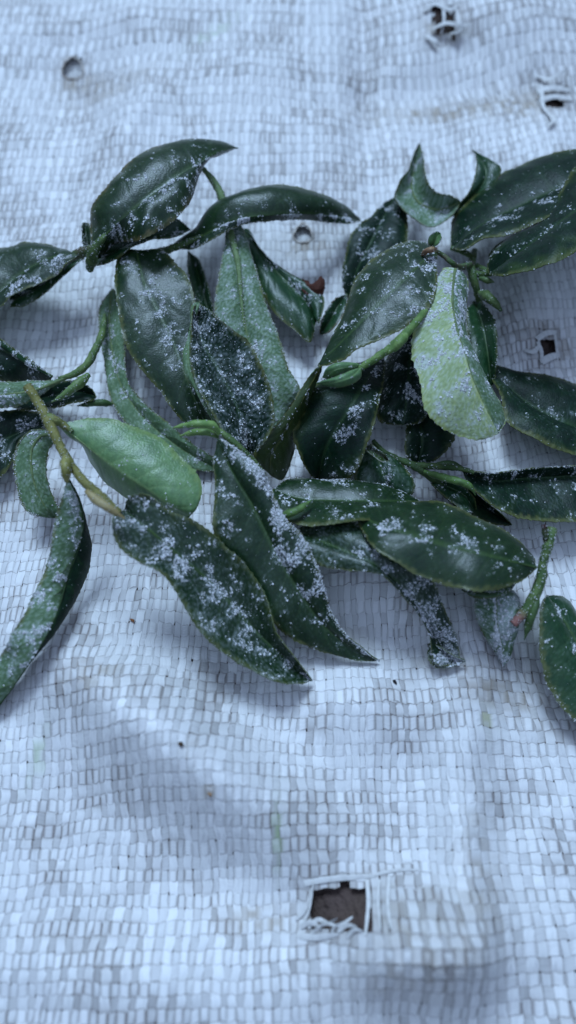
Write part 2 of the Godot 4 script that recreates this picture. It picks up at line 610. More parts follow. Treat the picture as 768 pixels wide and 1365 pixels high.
func ground():
	var g := put("ground", sheet_mesh(-0.7, 0.7, -0.8, 0.6, 200, 200, 0.0034, Color(0.085, 0.062, 0.052)), M.soil, self)
	g.set_meta("kind", "structure")
	g.set_meta("label", "dark brown ground cloth glimpsed through the torn holes of the sack")

var xcol := PackedFloat32Array()
var wcol := PackedFloat32Array()
var zrow := PackedFloat32Array()
var wrow := PackedFloat32Array()

func place(u: float, w: float) -> Vector2:                   # weave position -> metres on the sack before its relief
	var i := clampi(int(u), 0, xcol.size() - 2)
	var j := clampi(int(w), 0, zrow.size() - 2)
	var z := lerpf(zrow[j], zrow[j + 1], w - j)
	var x := lerpf(xcol[i], xcol[i + 1], u - i) * (1.0 + 0.50 * z)
	var n1 := soft.get_noise_2d(x * 17.0 + 5.0, z * 13.0)
	var n2 := soft.get_noise_2d(x * 13.0, z * 17.0 + 31.0)
	var n3 := soft.get_noise_2d(x * 70.0 + 5.0, z * 50.0)
	var n4 := soft.get_noise_2d(x * 50.0, z * 80.0 + 31.0)
	var right := smoothstep(0.045, 0.13, x)
	var dx := 0.0016 * n1 + 0.0006 * n3 + right * 0.34 * clampf(z - 0.02, -0.02, 0.13)
	var dz := 0.0014 * n2 + 0.0006 * n4 - right * 0.016 * (1.0 - smoothstep(0.0, 0.07, z)) - smoothstep(-0.03, -0.14, x) * -0.006
	return Vector2(x + dx, z + dz)

func in_hole(p: Vector2, warp: bool, id: int) -> bool:
	for h in holes:
		if not (h.warp if warp else h.weft): continue
		var d: Vector2 = (p - h.at).rotated(h.turn)
		var jag: float = 1.0 + h.jag * sin(id * 7.3 + d.angle() * 3.0)
		if h.round:
			if Vector2(d.x / h.r.x, d.y / h.r.y).length() < jag: return true
		elif absf(d.x) < h.r.x * jag and absf(d.y) < h.r.y * jag: return true
	return false

func hole(px: float, py: float, wpx: float, hpx: float, turn := 0.0, round_ := false, warp := true, weft := true, jag := 0.12):
	var p := at(px, py)
	var r := (at(px + wpx * 0.5, py) - p).length()
	var d := (at(px, py + hpx * 0.5) - p).length()
	holes.append({"at": Vector2(p.x, p.z), "r": Vector2(r, d), "turn": turn, "round": round_, "warp": warp, "weft": weft, "jag": jag})

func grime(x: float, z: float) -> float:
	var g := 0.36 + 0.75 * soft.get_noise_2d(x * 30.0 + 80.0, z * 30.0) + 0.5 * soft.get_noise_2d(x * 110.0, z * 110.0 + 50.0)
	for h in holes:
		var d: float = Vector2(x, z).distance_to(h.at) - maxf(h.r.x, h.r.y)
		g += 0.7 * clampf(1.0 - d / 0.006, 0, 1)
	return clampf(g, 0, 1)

var stains := []

func soil(c: Color, x: float, z: float) -> Color:            # old stains in the weave: earth, sap, plant green
	for t in stains:
		var dx: float = x - t[0]
		var dz: float = z - t[1]
		var q: float = pow((dx * t[4] + dz * t[5]) / t[2], 2.0) + pow((dz * t[4] - dx * t[5]) / t[3], 2.0)
		if q < 4.0:
			var k: float = exp(-q) * (0.6 + 0.9 * soft.get_noise_2d(x * 240.0, z * 240.0))
			c = c.lerp(t[6], clampf(k * t[7], 0, 0.8))
	return c

func tape(warp: bool, id: int, first: int, last: int) -> ArrayMesh:
	var v := PackedVector3Array(); var uv := PackedVector2Array(); var cc := PackedColorArray(); var idx := PackedInt32Array()
	var width := wcol[id] if warp else wrow[id]
	var per := 4
	var amp := 0.00011
	var tint := 1.0 + rng.randf_range(-0.10, 0.06)
	if warp and id % 2 == 1: tint *= 0.95
	var tone := Color(0.74, 0.735, 0.72) * tint
	var dirt := Color(0.13, 0.10, 0.085)
	var n := (last - first) * per
	var wob := rng.randf() * 100.0
	var cell := RandomNumberGenerator.new()
	cell.seed = id * 2 + (1 if warp else 0)
	var cells := PackedFloat32Array()
	for k in last - first + 2: cells.append(cell.randf())
	var across := [-1.0, -0.85, 0.0, 0.85, 1.0]
	var skip := PackedByteArray()
	for k in n + 1:
		var f := first + float(k) / per
		var c2 := place(id, f) if warp else place(f, id)
		skip.append(1 if in_hole(c2, warp, id) else 0)
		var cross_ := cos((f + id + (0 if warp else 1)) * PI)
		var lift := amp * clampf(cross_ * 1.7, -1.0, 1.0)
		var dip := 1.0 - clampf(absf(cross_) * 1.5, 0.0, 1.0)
		var here := (place(id + 0.5, f) - place(id - 0.5, f)) if warp else (place(f, id + 0.5) - place(f, id - 0.5))
		var even := (xcol[mini(id + 1, xcol.size() - 1)] - xcol[maxi(id - 1, 0)]) * 0.5 if warp else (zrow[mini(id + 1, zrow.size() - 1)] - zrow[maxi(id - 1, 0)]) * 0.5
		var w := width * clampf((absf(here.x) if warp else absf(here.y)) / even, 0.7, 1.6) * (1.0 + 0.13 * soft.get_noise_1d(f * 0.8 + wob))
		var g := grime(c2.x, c2.y)
		var y0 := cloth(c2.x, c2.y)
		var slope := (cloth(c2.x + (0.001 if warp else 0.0), c2.y + (0.0 if warp else 0.001)) - y0) * 1000.0
		var cv := cells[int(f) - first + (1 if f - int(f) > 0.5 else 0)]
		for s in 5:
			var off: float = across[s] * w * 0.5
			off += width * 0.13 * soft.get_noise_1d(f * 0.8 + wob * 3.0)
			var p := Vector3(c2.x + (off if warp else 0.0), 0, c2.y + (0.0 if warp else off))
			var crease := 0.00006 * soft.get_noise_2d(f * 0.8 + wob, s * 1.3)
			p.y = y0 + slope * off + lift + crease - (0.00003 if s == 0 or s == 4 else 0.0) + (0.00001 if s == 2 else 0.0)
			v.append(p)
			uv.append(Vector2(across[s] * 0.22 + wob, f * 0.03))
			var rim := 1.0 if s == 0 or s == 4 else 0.0
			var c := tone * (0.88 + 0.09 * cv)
			if not warp and int(round(f)) % 2 == 1: c = c.lerp(Color(0.36, 0.35, 0.34), clampf(0.18 + 0.50 * g + 0.30 * smoothstep(0.08, 0.22, absf(c2.y + 0.02)), 0.0, 0.9))  # weft cells over narrow warps greyed: recess shade painted into the colour, plus grime
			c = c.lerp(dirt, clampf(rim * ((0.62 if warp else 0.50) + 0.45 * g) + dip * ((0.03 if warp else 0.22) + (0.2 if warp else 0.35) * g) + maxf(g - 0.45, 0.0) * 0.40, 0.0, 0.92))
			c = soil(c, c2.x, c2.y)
			cc.append(Color(c.r, c.g, c.b))
	for k in n:
		if skip[k] or skip[k + 1]: continue
		for s in 4:
			var i := k * 5 + s
			if warp: idx.append_array([i, i + 1, i + 5, i + 1, i + 6, i + 5])
			else: idx.append_array([i, i + 5, i + 1, i + 1, i + 5, i + 6])
	var nn := grid_normals(v, n + 1, 5)
	for k in nn.size():
		if nn[k].y < 0: nn[k] = -nn[k]
	return mesh_of(v, nn, uv, cc, idx)

func ribbon(pts: Array, width: float, twist := 0.0, col := Color(0.66, 0.65, 0.62)) -> ArrayMesh:
	var n := 24
	var line := spline(pts, n)
	var v := PackedVector3Array(); var uv := PackedVector2Array(); var cc := PackedColorArray(); var idx := PackedInt32Array()
	for k in n + 1:
		var dir := (line[mini(k + 1, n)] - line[maxi(k - 1, 0)]).normalized()
		var side := dir.cross(Vector3.UP).normalized().rotated(dir, twist * (k / float(n) - 0.5) + 0.2)
		var w := width * 0.0005 * (1.0 - 0.5 * pow(k / float(n), 6.0))
		for s in 3:
			v.append(line[k] + side * w * (s - 1) - (side.cross(dir) * w * 0.25 if s != 1 else Vector3.ZERO) * signf(side.cross(dir).y))
			uv.append(Vector2(s * 0.05, k * 0.05))
			cc.append(col * (0.9 + 0.1 * soft.get_noise_1d(k * 0.4)))
	for k in n:
		for s in 2:
			var i := k * 3 + s
			idx.append_array([i, i + 1, i + 3, i + 1, i + 4, i + 3])
	var nn := grid_normals(v, n + 1, 3)
	for k in nn.size():
		if nn[k].y < 0: nn[k] = -nn[k]
	return mesh_of(v, nn, uv, cc, idx)

func sack():
	var x := -0.176
	var k := 0
	while x < 0.176:
		var w := 0.00225 * (1.26 if k % 2 == 0 else 0.74) * rng.randf_range(0.84, 1.16)
		xcol.append(x + w * 0.5)
		wcol.append(w - 0.00007)
		x += w
		k += 1
	var z := -0.318
	while z < 0.200:
		var w := lerpf(0.0033, 0.0042, smoothstep(0.14, -0.08, z)) + 0.0016 * smoothstep(-0.12, -0.24, z)
		w *= rng.randf_range(0.93, 1.07)
		zrow.append(z + w * 0.5)
		wrow.append(w - 0.00005)
		z += w
	hole(451, 1205, 72, 56, 0.03, false, true, true, 0.08)          # the big square tear
	hole(502, 1208, 30, 52, 0.0, false, false, true, 0.1)           # crosswise tapes missing beside it
	hole(590, 22, 26, 44, 0.15, false, true, true, 0.22)
	hole(610, 30, 30, 22, 0.2, false, false, true, 0.2)
	hole(738, 130, 42, 26, 0.1, false, true, false, 0.2)
	hole(736, 136, 26, 16, 0.1, false, false, true, 0.2)
	hole(731, 464, 22, 32, 0.25, false, true, true, 0.1)
	hole(727, 440, 14, 12, 0.25, false, true, false, 0.1)
	hole(97, 92, 29, 31, 0.0, true, true, true, 0.05)
	hole(404, 312, 27, 22, 0.0, true, true, true, 0.05)
	var earth := Color(0.30, 0.25, 0.19)
	for t in [[371, 1112, 1.2, 9, 0.0, Color(0.30, 0.40, 0.20), 0.7], [285, 42, 3, 14, 0.8, Color(0.34, 0.42, 0.28), 0.6], [600, 150, 34, 6, -0.1, earth, 0.75], [705, 140, 14, 9, 0.0, earth, 0.6], [590, 30, 10, 8, 0, earth, 0.6],
			[735, 460, 12, 9, 0.3, earth, 0.6], [97, 112, 8, 4, 0.0, earth, 0.8], [404, 330, 9, 5, 0.0, earth, 0.7], [150, 118, 22, 7, -0.2, earth, 0.45], [345, 1225, 10, 3, 0.0, earth, 0.8], [560, 1225, 22, 8, 0.1, earth, 0.35], [640, 1150, 8, 16, 0.1, earth, 0.35],
			[665, 925, 14, 5, 0.2, earth, 0.7], [445, 850, 12, 6, 0.2, earth, 0.35], [120, 900, 10, 6, 0.0, earth, 0.4], [590, 880, 8, 4, 0.2, earth, 0.5], [255, 1000, 2, 2, 0, earth, 0.9], [275, 1058, 2, 1.5, 0, earth, 0.9], [650, 960, 2, 4, 0, Color(0.36, 0.36, 0.16), 0.7], [40, 640, 14, 10, 0, earth, 0.3], [530, 1300, 16, 8, 0, earth, 0.3], [50, 1010, 2, 9, 0.2, Color(0.30, 0.40, 0.20), 0.4]]:
		var c := at(t[0], t[1])
		stains.append([c.x, c.z, t[2] * 0.001, t[3] * 0.001, cos(t[4]), sin(t[4]), t[5], t[6]])
	var s := thing("woven_sack", "white plastic sack of woven flat tapes, soiled and torn, spread under the leaves", "sack", Vector3.ZERO)
	for i in xcol.size():
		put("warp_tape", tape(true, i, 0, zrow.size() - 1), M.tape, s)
	for j in zrow.size():
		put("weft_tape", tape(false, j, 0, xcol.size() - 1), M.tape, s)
	# a second ply of the sack shows through the two round burnt holes
	for spot in [[97, 92], [404, 312]]:
		var c := at(spot[0], spot[1])
		for q in range(-4, 5):
			for way in 2:
				var pts := []
				for m in range(-5, 6):
					var d := m * 0.0022
					var o := q * (0.0025 if way == 0 else 0.0036)
					var y := -0.0026 + 0.0002 * cos((m + q + way) * PI)
					var xx := c.x + (o if way == 0 else d)
					var zz := c.z + (d * 1.6 if way == 0 else o)
					pts.append(Vector3(xx, cloth(xx, zz) + y, zz))
				put("inner_tape", ribbon(pts, 2.3 if way == 0 else 3.4, 0.0, Color(0.56, 0.55, 0.53)), M.tape, s)
		var ring := []
		var rad := 14.5 if spot[0] < 200 else 12.5
		for m in 17:
			var an := TAU * m / 16.0 + 0.3
			var rr := rad * (1.0 + 0.10 * sin(an * 3.0) + 0.05 * sin(an * 7.0))
			ring.append(at(spot[0] + cos(an) * rr, spot[1] + sin(an) * rr * 1.0, 0.25 + 0.15 * sin(an * 5.0)))
		put("melted_rim", tube(ring, [0.34, 0.5, 0.36, 0.62, 0.4, 0.34], Vector3.ZERO, Color(0.60, 0.56, 0.50), Color(0.34, 0.28, 0.23), 0.5, 7), M.tape, s)
	# loose ends round the tears
	for f in [
			[[[410, 1236, 1], [424, 1226, 2.4], [438, 1231, 2], [450, 1224, 3]], 1.2, 1.6], [[[418, 1240, 1], [436, 1232, 2.6], [452, 1234, 2], [470, 1222, 2.6]], 0.9, -1.4], [[[400, 1236, 1], [414, 1230, 2.5], [428, 1238, 1]], 1.4, 0.8],
			[[[450, 1242, 1], [462, 1234, 2.0], [476, 1236, 1.6]], 1.2, 1.0], [[[394, 1226, 0.9], [408, 1212, 1.2], [415, 1184, 0.9]], 0.9, 0.4], [[[404, 1232, 0.9], [413, 1210, 1.4], [418, 1176, 0.9]], 0.6, 0.6],
			[[[406, 1178, 0.6], [440, 1172, 1.0], [500, 1168, 0.6]], 1.6, 0.1], [[[489, 1172, 0.6], [491, 1205, 1.2], [487, 1246, 0.6]], 1.0, 0.3], [[[412, 1246, 0.8], [424, 1238, 3.2], [432, 1226, 2.0]], 0.7, 2.0], [[[440, 1248, 0.8], [446, 1236, 3.0], [458, 1228, 3.4]], 0.6, 1.8], [[[462, 1250, 0.8], [472, 1240, 2.4], [484, 1242, 1.2]], 1.1, 1.2], [[[396, 1246, 0.7], [420, 1250, 1.4], [452, 1246, 0.7]], 1.7, 0.5],
			[[[506, 1172, 0.9], [504, 1205, 1.2], [508, 1238, 0.9]], 0.6, -0.3], [[[519, 1168, 0.9], [517, 1205, 1.2], [521, 1238, 0.9]], 0.9, 0.2], [[[500, 1166, 0.5], [530, 1160, 0.9], [560, 1160, 0.4]], 0.9, 0.2],
			[[[565, 14, 1], [580, 4, 2.5], [600, 12, 2], [612, 6, 1]], 2.2, 0.5], [[[576, 38, 1], [595, 30, 2.5], [616, 34, 1.5], [628, 32, 2.5]], 2.0, 0.8], [[[610, 12, 1], [611, 30, 3], [604, 44, 1]], 1.8, 1.2],
			[[[568, 46, 1], [580, 54, 2.5], [586, 62, 1.5]], 2.0, 1.0], [[[600, 44, 1], [612, 40, 2.5], [618, 24, 3]], 1.5, 0.9], [[[590, 2, 1.2], [592, 24, 2], [588, 46, 1]], 1.3, 0.6],
			[[[716, 122, 1], [735, 116, 2.2], [760, 120, 1]], 2.6, 0.3], [[[720, 134, 1], [740, 128, 2], [764, 132, 1]], 2.2, -0.3], [[[715, 100, 1], [735, 104, 2.5], [758, 90, 3.5]], 1.6, 0.9],
			[[[730, 148, 1], [738, 158, 2.5], [731, 168, 1.5]], 2.2, 1.2], [[[722, 112, 1], [724, 140, 2], [732, 152, 1]], 1.6, 0.5],
			[[[716, 452, 1], [728, 444, 1.8], [742, 442, 1]], 2.2, 0.3], [[[722, 482, 1], [733, 476, 1.6], [746, 472, 1]], 2.6, 0.2], [[[739, 440, 1], [742, 460, 1.6], [744, 480, 1]], 1.0, 0.3], [[[717, 455, 1], [722, 468, 1.6], [722, 484, 1]], 1.3, 0.5],
			[[[700, 466, 1], [712, 468, 2.2], [720, 460, 1]], 1.8, 1.0]]:
		put("frayed_strip", ribbon(P(f[0]), f[1], f[2]), M.tape, s)

# ============================================================ the shoots
const OLIVE := Color(0.130, 0.130, 0.035)
const OLIVE2 := Color(0.200, 0.190, 0.060)
const STEM := Color(0.060, 0.110, 0.035)
const STEM2 := Color(0.120, 0.180, 0.060)
const BARK := Color(0.085, 0.075, 0.045)
const YOUNG := Color(0.120, 0.220, 0.060)
const YOUNG2 := Color(0.190, 0.300, 0.090)

func shoot(label: String, where: Array) -> Node3D:
	return thing("tea_shoot", label, "tea shoot", at(where[0], where[1], 0.0), "tea shoots heaped on the sack")

func lone(label: String, mid: Array, left: Array, right: Array, o := {}) -> MeshInstance3D:
	var n := leaf(self, "tea_leaf", mid, left, right, o)
	tag(n, label, "tea leaf", "loose tea leaves heaped on the sack")
	return n

func left_shoots():
	# twig at the upper left: raised saw-edged leaf, a leaf pair running out of the picture, small leaves below
	var s := shoot("frosted twig with a raised saw-edged leaf above and two leaves running off the frame", [120, 340])
	stem(s, "stem", [[92, 345, 12], [106, 338, 14], [120, 334, 16], [130, 330, 17]], [1.4, 1.9, 2.1, 1.6], BARK, STEM, 90, 0.3)
	stem(s, "petiole", [[120, 358, 12], [124, 340, 17], [132, 324, 19], [142, 312, 19]], [1.7, 2.3, 1.9, 1.0], STEM * 0.8, STEM2 * 0.8, 120, 0.2)
	leaf(s, "leaf", [[124, 334, 17], [157, 297, 21], [190, 269, 23], [226, 242, 24], [262, 219, 23], [292, 203, 20], [317, 197, 16]],
		[[121, 300], [122, 277], [136, 256], [163, 226], [190, 203], [221, 192], [256, 185.5], [292, 189]],
		[[138, 338, 13], [154, 325, 14], [190, 318], [220, 302], [241, 286], [256, 263], [265, 237], [275, 216], [296, 206]],
		{"c": "dark", "e": [-2.5, -2.0], "b": [0.10, 0.10], "f": 0.38, "fl": 0.7, "fr": 1.35, "fm": 0.15, "blot": 0.8, "film": 0.2, "rim": [0.4, 0.5], "edge": Color(0.17, 0.12, 0.05)})
	leaf(s, "leaf", [[104, 340, 15], [84, 340, 15], [70, 343, 14], [44, 355, 13], [21, 371, 12], [0, 389, 11], [-30, 410, 10], [-66, 428, 8]],
		[[90, 350], [78, 363], [52, 379], [28, 388], [13, 397], [0, 408], [-30, 424]],
		[[86, 333], [62, 326], [39, 323.5], [15, 327], [-2, 333], [-30, 352], [-55, 385]],
		{"c": "dark", "e": [0.5, -2.5], "f": 0.42, "fl": 1.5, "fr": 0.6, "fm": 0.1, "film": 0.35, "rim": [0.2, 0.1]})
	leaf(s, "leaf", [[112, 343, 10], [92, 353, 9], [62, 374, 8], [34, 391, 8], [13, 399, 7]],
		[[94, 360], [74, 378], [52, 397], [30, 408.5], [15, 408]], [[90, 346], [60, 366], [36, 380], [18, 390]],
		{"c": "green", "e": [0.5, 1.0], "f": 0.3, "fr": 1.4, "film": 0.2, "ns": 9})
	leaf(s, "leaf", [[120, 350, 9], [150, 337, 12], [190, 320, 14], [225, 311, 14], [254, 306, 12]],
		[[135, 335], [160, 315], [195, 296], [222, 291], [241, 294]], [[131, 354], [150, 348], [170, 333], [200, 320], [230, 317]],
		{"c": "green", "f": 0.2, "film": 0.25, "ns": 10})
	leaf(s, "leaf", [[122, 346, 10], [118, 330, 12], [115, 312, 13], [113, 297, 12]], [[114, 336], [110, 316], [110, 302]], [[124, 330], [121, 314], [119, 302]],
		{"c": "dark", "f": 0.3, "ns": 6, "veins": 4})
	# shoot at the left edge with pale underside turned up and a pointed bud
	s = shoot("thin stem with a pale rolled leaf and a pointed green bud against the frame edge", [112, 490])
	stem(s, "stem", [[140, 420, 7], [136, 445, 9], [127, 466, 10], [116, 486, 11], [98, 499, 12], [78, 505, 12]], [0.9, 1.4, 1.5, 1.6, 1.5, 0.9], STEM, STEM2, 60)
	leaf(s, "leaf", [[70, 503, 11], [42, 488, 10], [19, 474, 9], [-4, 462, 9], [-40, 448, 8], [-75, 440, 6]],
		[[60, 510, 6], [38, 509, 5], [10, 509, 5], [-25, 500, 5], [-55, 470, 5]], [[44, 482.5], [22, 467], [0, 452], [-40, 436]],
		{"c": "deep", "split": "green", "e": [-3, 2.0], "b": [0.15, 0.3], "f": 0.2, "fr": 3.2, "fm": 0.1, "rim": [0.1, 0.9], "film": 0.3})
	leaf(s, "leaf", [[96, 500, 12], [70, 511, 12], [40, 522, 12], [0, 527, 12], [-40, 536, 11], [-90, 555, 8]],
		[[88, 505], [64, 520], [40, 534], [22, 541], [0, 543.5], [-50, 553]], [[92, 500], [70, 506.5], [35, 508.5], [0, 510], [-50, 518]],
		{"c": "under", "e": [-1.5, -1.0], "b": [0.2, 0.2], "f": 0.36, "fm": 0.1, "film": 0.8, "rim": [0.3, 0.7]})
	leaf(s, "leaf", [[128, 529, 7], [108, 523, 7], [80, 526, 6], [45, 534, 5], [5, 540, 4]], [[122, 534], [98, 537.5], [70, 544], [35, 546]], [[118, 515], [94, 508], [60, 514], [25, 525]],
		{"c": "deep", "f": 0.12, "film": 0.15, "ns": 10})
	bud(s, "bud", [[118, 500, 13], [108, 509, 14], [94, 520, 14], [80, 530, 13], [69, 536, 12]], [1.1, 2.0, 1.7, 1.1, 0.2], Color(0.09, 0.16, 0.045), Color(0.14, 0.20, 0.07), 50)
	bud(s, "bud", [[152, 540, 5], [138, 537, 7], [122, 538, 7], [103, 541, 5]], [0.6, 1.5, 1.2, 0.2], Color(0.03, 0.07, 0.022), Color(0.05, 0.10, 0.03), 16)
	lone("very dark leaf half under the cut olive stem, running off the frame", [[62, 562, 4], [40, 570, 5], [15, 582, 5], [-15, 596, 5], [-60, 620, 3]],
		[[56, 570], [44, 577], [24, 588], [18, 612], [2, 634], [-30, 650]], [[54, 553], [34, 547], [0, 549], [-35, 560]], {"c": "deep", "f": 0.36, "film": 0.4, "e": [0.5, 1.5]})
	# olive stem in front, cut at its end
	s = shoot("cut olive stem carrying a bright green leaf and a long frosted dark leaf", [86, 600])
	stem(s, "stem", [[37, 515, 22], [47, 530, 22], [57, 547, 22], [71, 576, 22], [86, 606, 22], [107, 636, 23], [133, 661, 23], [160, 683, 22]], [1.75, 1.65, 1.85, 1.6, 1.6, 1.5, 1.8, 1.0], OLIVE, OLIVE2, 170, 0.14)
	stem(s, "petiole", [[60, 553, 22], [72, 560, 22], [82, 564, 21], [96, 575, 20]], [1.4, 1.8, 1.3, 0.8], STEM2, OLIVE2, 30)
	bud(s, "node", [[87, 610, 23], [88, 618, 24], [88, 628, 24], [89, 641, 22]], [1.0, 1.9, 1.7, 0.9], OLIVE * 1.25, OLIVE2 * 1.25, 26)
	bud(s, "bud", [[116, 655, 25], [128, 666, 26], [145, 677, 26], [166, 691, 24]], [1.0, 1.7, 1.4, 0.4], Color(0.24, 0.19, 0.08), Color(0.33, 0.27, 0.13), 26)
	leaf(s, "leaf", [[78, 567, 20], [104, 586, 19], [150, 622, 18], [190, 648, 18], [225, 673, 17], [252, 689, 15]],
		[[92, 582, 16], [110, 592, 14], [119, 612, 12], [139, 641, 11], [165, 662, 11], [200, 678, 11], [230, 690, 12]],
		[[96, 562], [120, 558], [150, 559], [185, 572], [215, 585], [241, 610], [262, 632], [269, 652], [263, 676]],
		{"c": "bright", "e": [-7.0, 0.5], "b": [0.02, 0.10], "f": 0.10, "fl": 1.0, "fm": 0.0, "film": 0.12, "veins": 7.0, "vd": 0.26, "edge": Color(0.15, 0.22, 0.07), "blot": 0.0, "dust": 0.6, "rim": [0.05, 0.1]}
		).set_meta("label", "smooth bright green young leaf, nearly free of frost")
	leaf(s, "leaf", [[166, 680, 21], [194, 702, 20], [224, 728, 18], [254, 753, 16], [282, 777, 14], [312, 808, 12], [340, 840, 9], [380, 877, 6], [416, 907, 3]],
		[[150, 690], [158, 726], [186, 748], [218, 765], [241, 798], [269, 843], [302, 872], [336, 893], [381, 911]],
		[[172, 662], [197, 661], [225, 680], [263, 697], [297, 725], [331, 759], [354, 798], [368, 843], [393, 877]],
		{"c": "dark", "e": [2.5, 3.5], "b": [-0.12, -0.12], "f": 0.50, "fl": 1.0, "fr": 0.7, "fm": 0.35, "film": 0.9, "dust": 5.0, "blot": 0.9, "rib": 0.36, "rim": [0.1, 0.12]})
	leaf(s, "leaf", [[91, 636, 20], [106, 672, 17], [112, 700, 14], [101, 738, 11], [86, 782, 9], [73, 825, 8], [45, 876, 6], [2, 938, 4], [-40, 990, 2]],
		[[84, 664], [73, 698], [62, 754], [34, 815], [12, 854], [0, 877], [-36, 930]],
		[[104, 664, 15], [120, 712, 9], [121, 742, 6], [110, 781, 4], [85, 826, 3], [57, 861, 2], [34, 884, 2], [0, 930, 1]],
		{"c": "under", "e": [1.5, -5], "b": [0.1, 0.1], "f": 0.44, "split": "deep", "fl": 1.35, "fr": 0.0, "fm": 0.0, "film": 0.9, "rim": [0.25, 0.02], "rib": 0.4}).set_meta("label", "narrow folded leaf, one half whitened by frost")
	leaf(s, "leaf", [[72, 578, 14], [52, 583, 13], [42, 602, 12], [43, 632, 11], [52, 660, 9], [64, 680, 7], [76, 690, 4]],
		[[54, 573], [38, 577], [24, 594], [19, 620], [26, 662], [39, 683], [58, 689]], [[73, 588], [64, 603], [62, 632], [69, 658], [79, 682]],
		{"c": "under", "e": [0.5, -1], "b": [0.06, 0.05], "f": 0.18, "film": 0.75, "rim": [1.1, 0.3], "veins": 7}).set_meta("label", "small curled grey-green leaf with a white frosted edge")

func middle_shoots():
	lone("grey-green frosted leaf lying beneath the broad blue-grey leaf, its edges ragged", [[150, 385, 5], [146, 430, 6], [152, 480, 6], [165, 520, 6], [195, 560, 5], [240, 597, 4], [294, 627, 2]],
		[[134, 412], [134, 450], [140, 484], [145, 520], [162, 556], [200, 594], [250, 624]], [[166, 410], [166, 460], [170, 508], [196, 541], [222, 562], [254, 590], [284, 610]],
		{"c": "under", "e": [0, 1], "f": 0.25, "film": 0.6, "blot": 0.0})
	lone("broad blue-grey leaf with frost patches along its midrib, under the raised leaf", [[182, 334, 14], [193, 380, 14], [212, 417, 14], [233, 460, 13], [252, 512, 11], [274, 566, 7]],
		[[160, 336], [153, 372], [156, 397], [160, 425], [165, 451], [176, 475], [195, 500], [216, 524], [244, 562]], [[216, 333], [232, 350], [247, 364], [256, 386], [263, 420], [268, 465], [276, 512], [286, 552]],
		{"c": "dark", "e": [-0.5, 0.5], "b": [0.03, 0.0], "f": 0.32, "fm": 0.34, "fl": 0.85, "fr": 1.0, "film": 0.2, "rim": [0.4, 0.2], "ft": 0.1})
	# pair of leaves with a short stem and two young tips
	var s := shoot("short stem with two young pointed tips and a downward dark leaf rimmed in frost", [300, 590])
	stem(s, "stem", [[352, 632, 14], [336, 614, 17], [316, 594, 20], [300, 580, 21], [288, 572, 21]], [0.8, 1.2, 1.3, 1.3, 1.0], STEM, STEM2, 40)
	bud(s, "bud", [[292, 578, 21], [283, 567, 23], [264, 565, 24], [246, 567, 23], [228, 571, 22]], [0.9, 1.5, 1.4, 0.9, 0.2], YOUNG, YOUNG2, 16)
	bud(s, "bud", [[290, 582, 19], [279, 577, 21], [262, 576, 21], [240, 581, 19]], [0.8, 1.3, 1.2, 0.3], YOUNG * 0.85, YOUNG2 * 0.85, 16)
	leaf(s, "leaf", [[290, 585, 22], [301, 612, 21], [316, 640, 20], [340, 680, 18], [366, 732, 15], [396, 783, 12], [430, 832, 8], [466, 861, 5], [506, 881, 2]],
		[[285, 610], [287, 653], [284, 696], [287, 712], [302, 742], [330, 776], [358, 820], [381, 846], [420, 865], [466, 878]],
		[[300, 589], [320, 602], [350, 628], [362, 655], [380, 690], [404, 716], [420, 748], [432, 782], [442, 817], [462, 847], [486, 867]],
		{"c": "dark", "e": [-1.0, 1.2], "b": [0.05, 0.16], "f": 0.46, "fl": 0.7, "fr": 1.3, "fm": 0.25, "fs": 0.85, "film": 0.45, "rim": [0.1, 1.8], "rib": 0.34})
	lone("nearly black leaf peppered with frost, one edge rolled over to show green", [[266, 405, 17], [267, 450, 17], [290, 491, 17], [311, 530, 16], [324, 569, 14], [333, 610, 10]],
		[[258, 412], [256, 440], [254, 475], [262, 512], [280, 545], [298, 576], [314, 598]], [[288, 421], [319, 446], [335, 460], [348, 486], [358, 512], [364, 540], [364.5, 566], [350, 592]],
		{"c": "deep", "e": [3.0, 4.0], "b": [-0.1, -0.1], "f": 0.46, "fm": 0.05, "film": 0.9, "dust": 14.0, "rim": [0.2, 0.35]})
	var n := get_child(get_child_count() - 1)
	leaf(n, "rolled_edge", [[266, 402, 18.5], [256, 425, 19], [250, 455, 19], [252, 488, 19], [266, 527, 18], [286, 560, 16], [303, 584, 13]],
		[[255, 410], [253, 440], [244.5, 470], [246, 497], [259, 520], [273, 545], [290, 573]], [[265, 412], [256, 442], [258, 480], [270, 520], [284, 547], [299, 568]],
		{"c": "under", "e": [-0.6, -0.6], "b": [0.25, 0.2], "f": 0.2, "film": 0.5, "rib": 0.0, "ns": 7, "veins": 3, "rim": [0.3, 0.3]})
	lone("pale underside leaf standing on its thick ridged midrib, between arched and speckled leaves", [[300, 290, 13], [310, 320, 13], [318, 355, 12], [322, 400, 11], [330, 450, 10], [346, 510, 8], [368, 584, 5]],
		[[301, 318], [294, 356], [287, 400], [290, 445], [306, 500], [334, 552]], [[322, 302], [338, 349], [353, 400], [372, 450], [384, 490], [400, 520], [384, 548]],
		{"c": "under", "e": [0.0, -1.0], "b": [0.12, 0.14], "f": 0.30, "film": 1.0, "vd": 0.5, "rib": 0.75, "veins": 10})
	n = get_child(get_child_count() - 1)
	stem(n, "petiole", [[271, 225, 17], [280, 236, 17], [291, 252, 16], [300, 278, 15], [308, 312, 14], [317, 350, 12.6], [321, 392, 11.6], [326, 440, 10.5]], [1.0, 1.6, 1.7, 1.5, 1.25, 0.95, 0.7, 0.35], Color(0.11, 0.17, 0.065), Color(0.16, 0.23, 0.10), 150, 0.2)
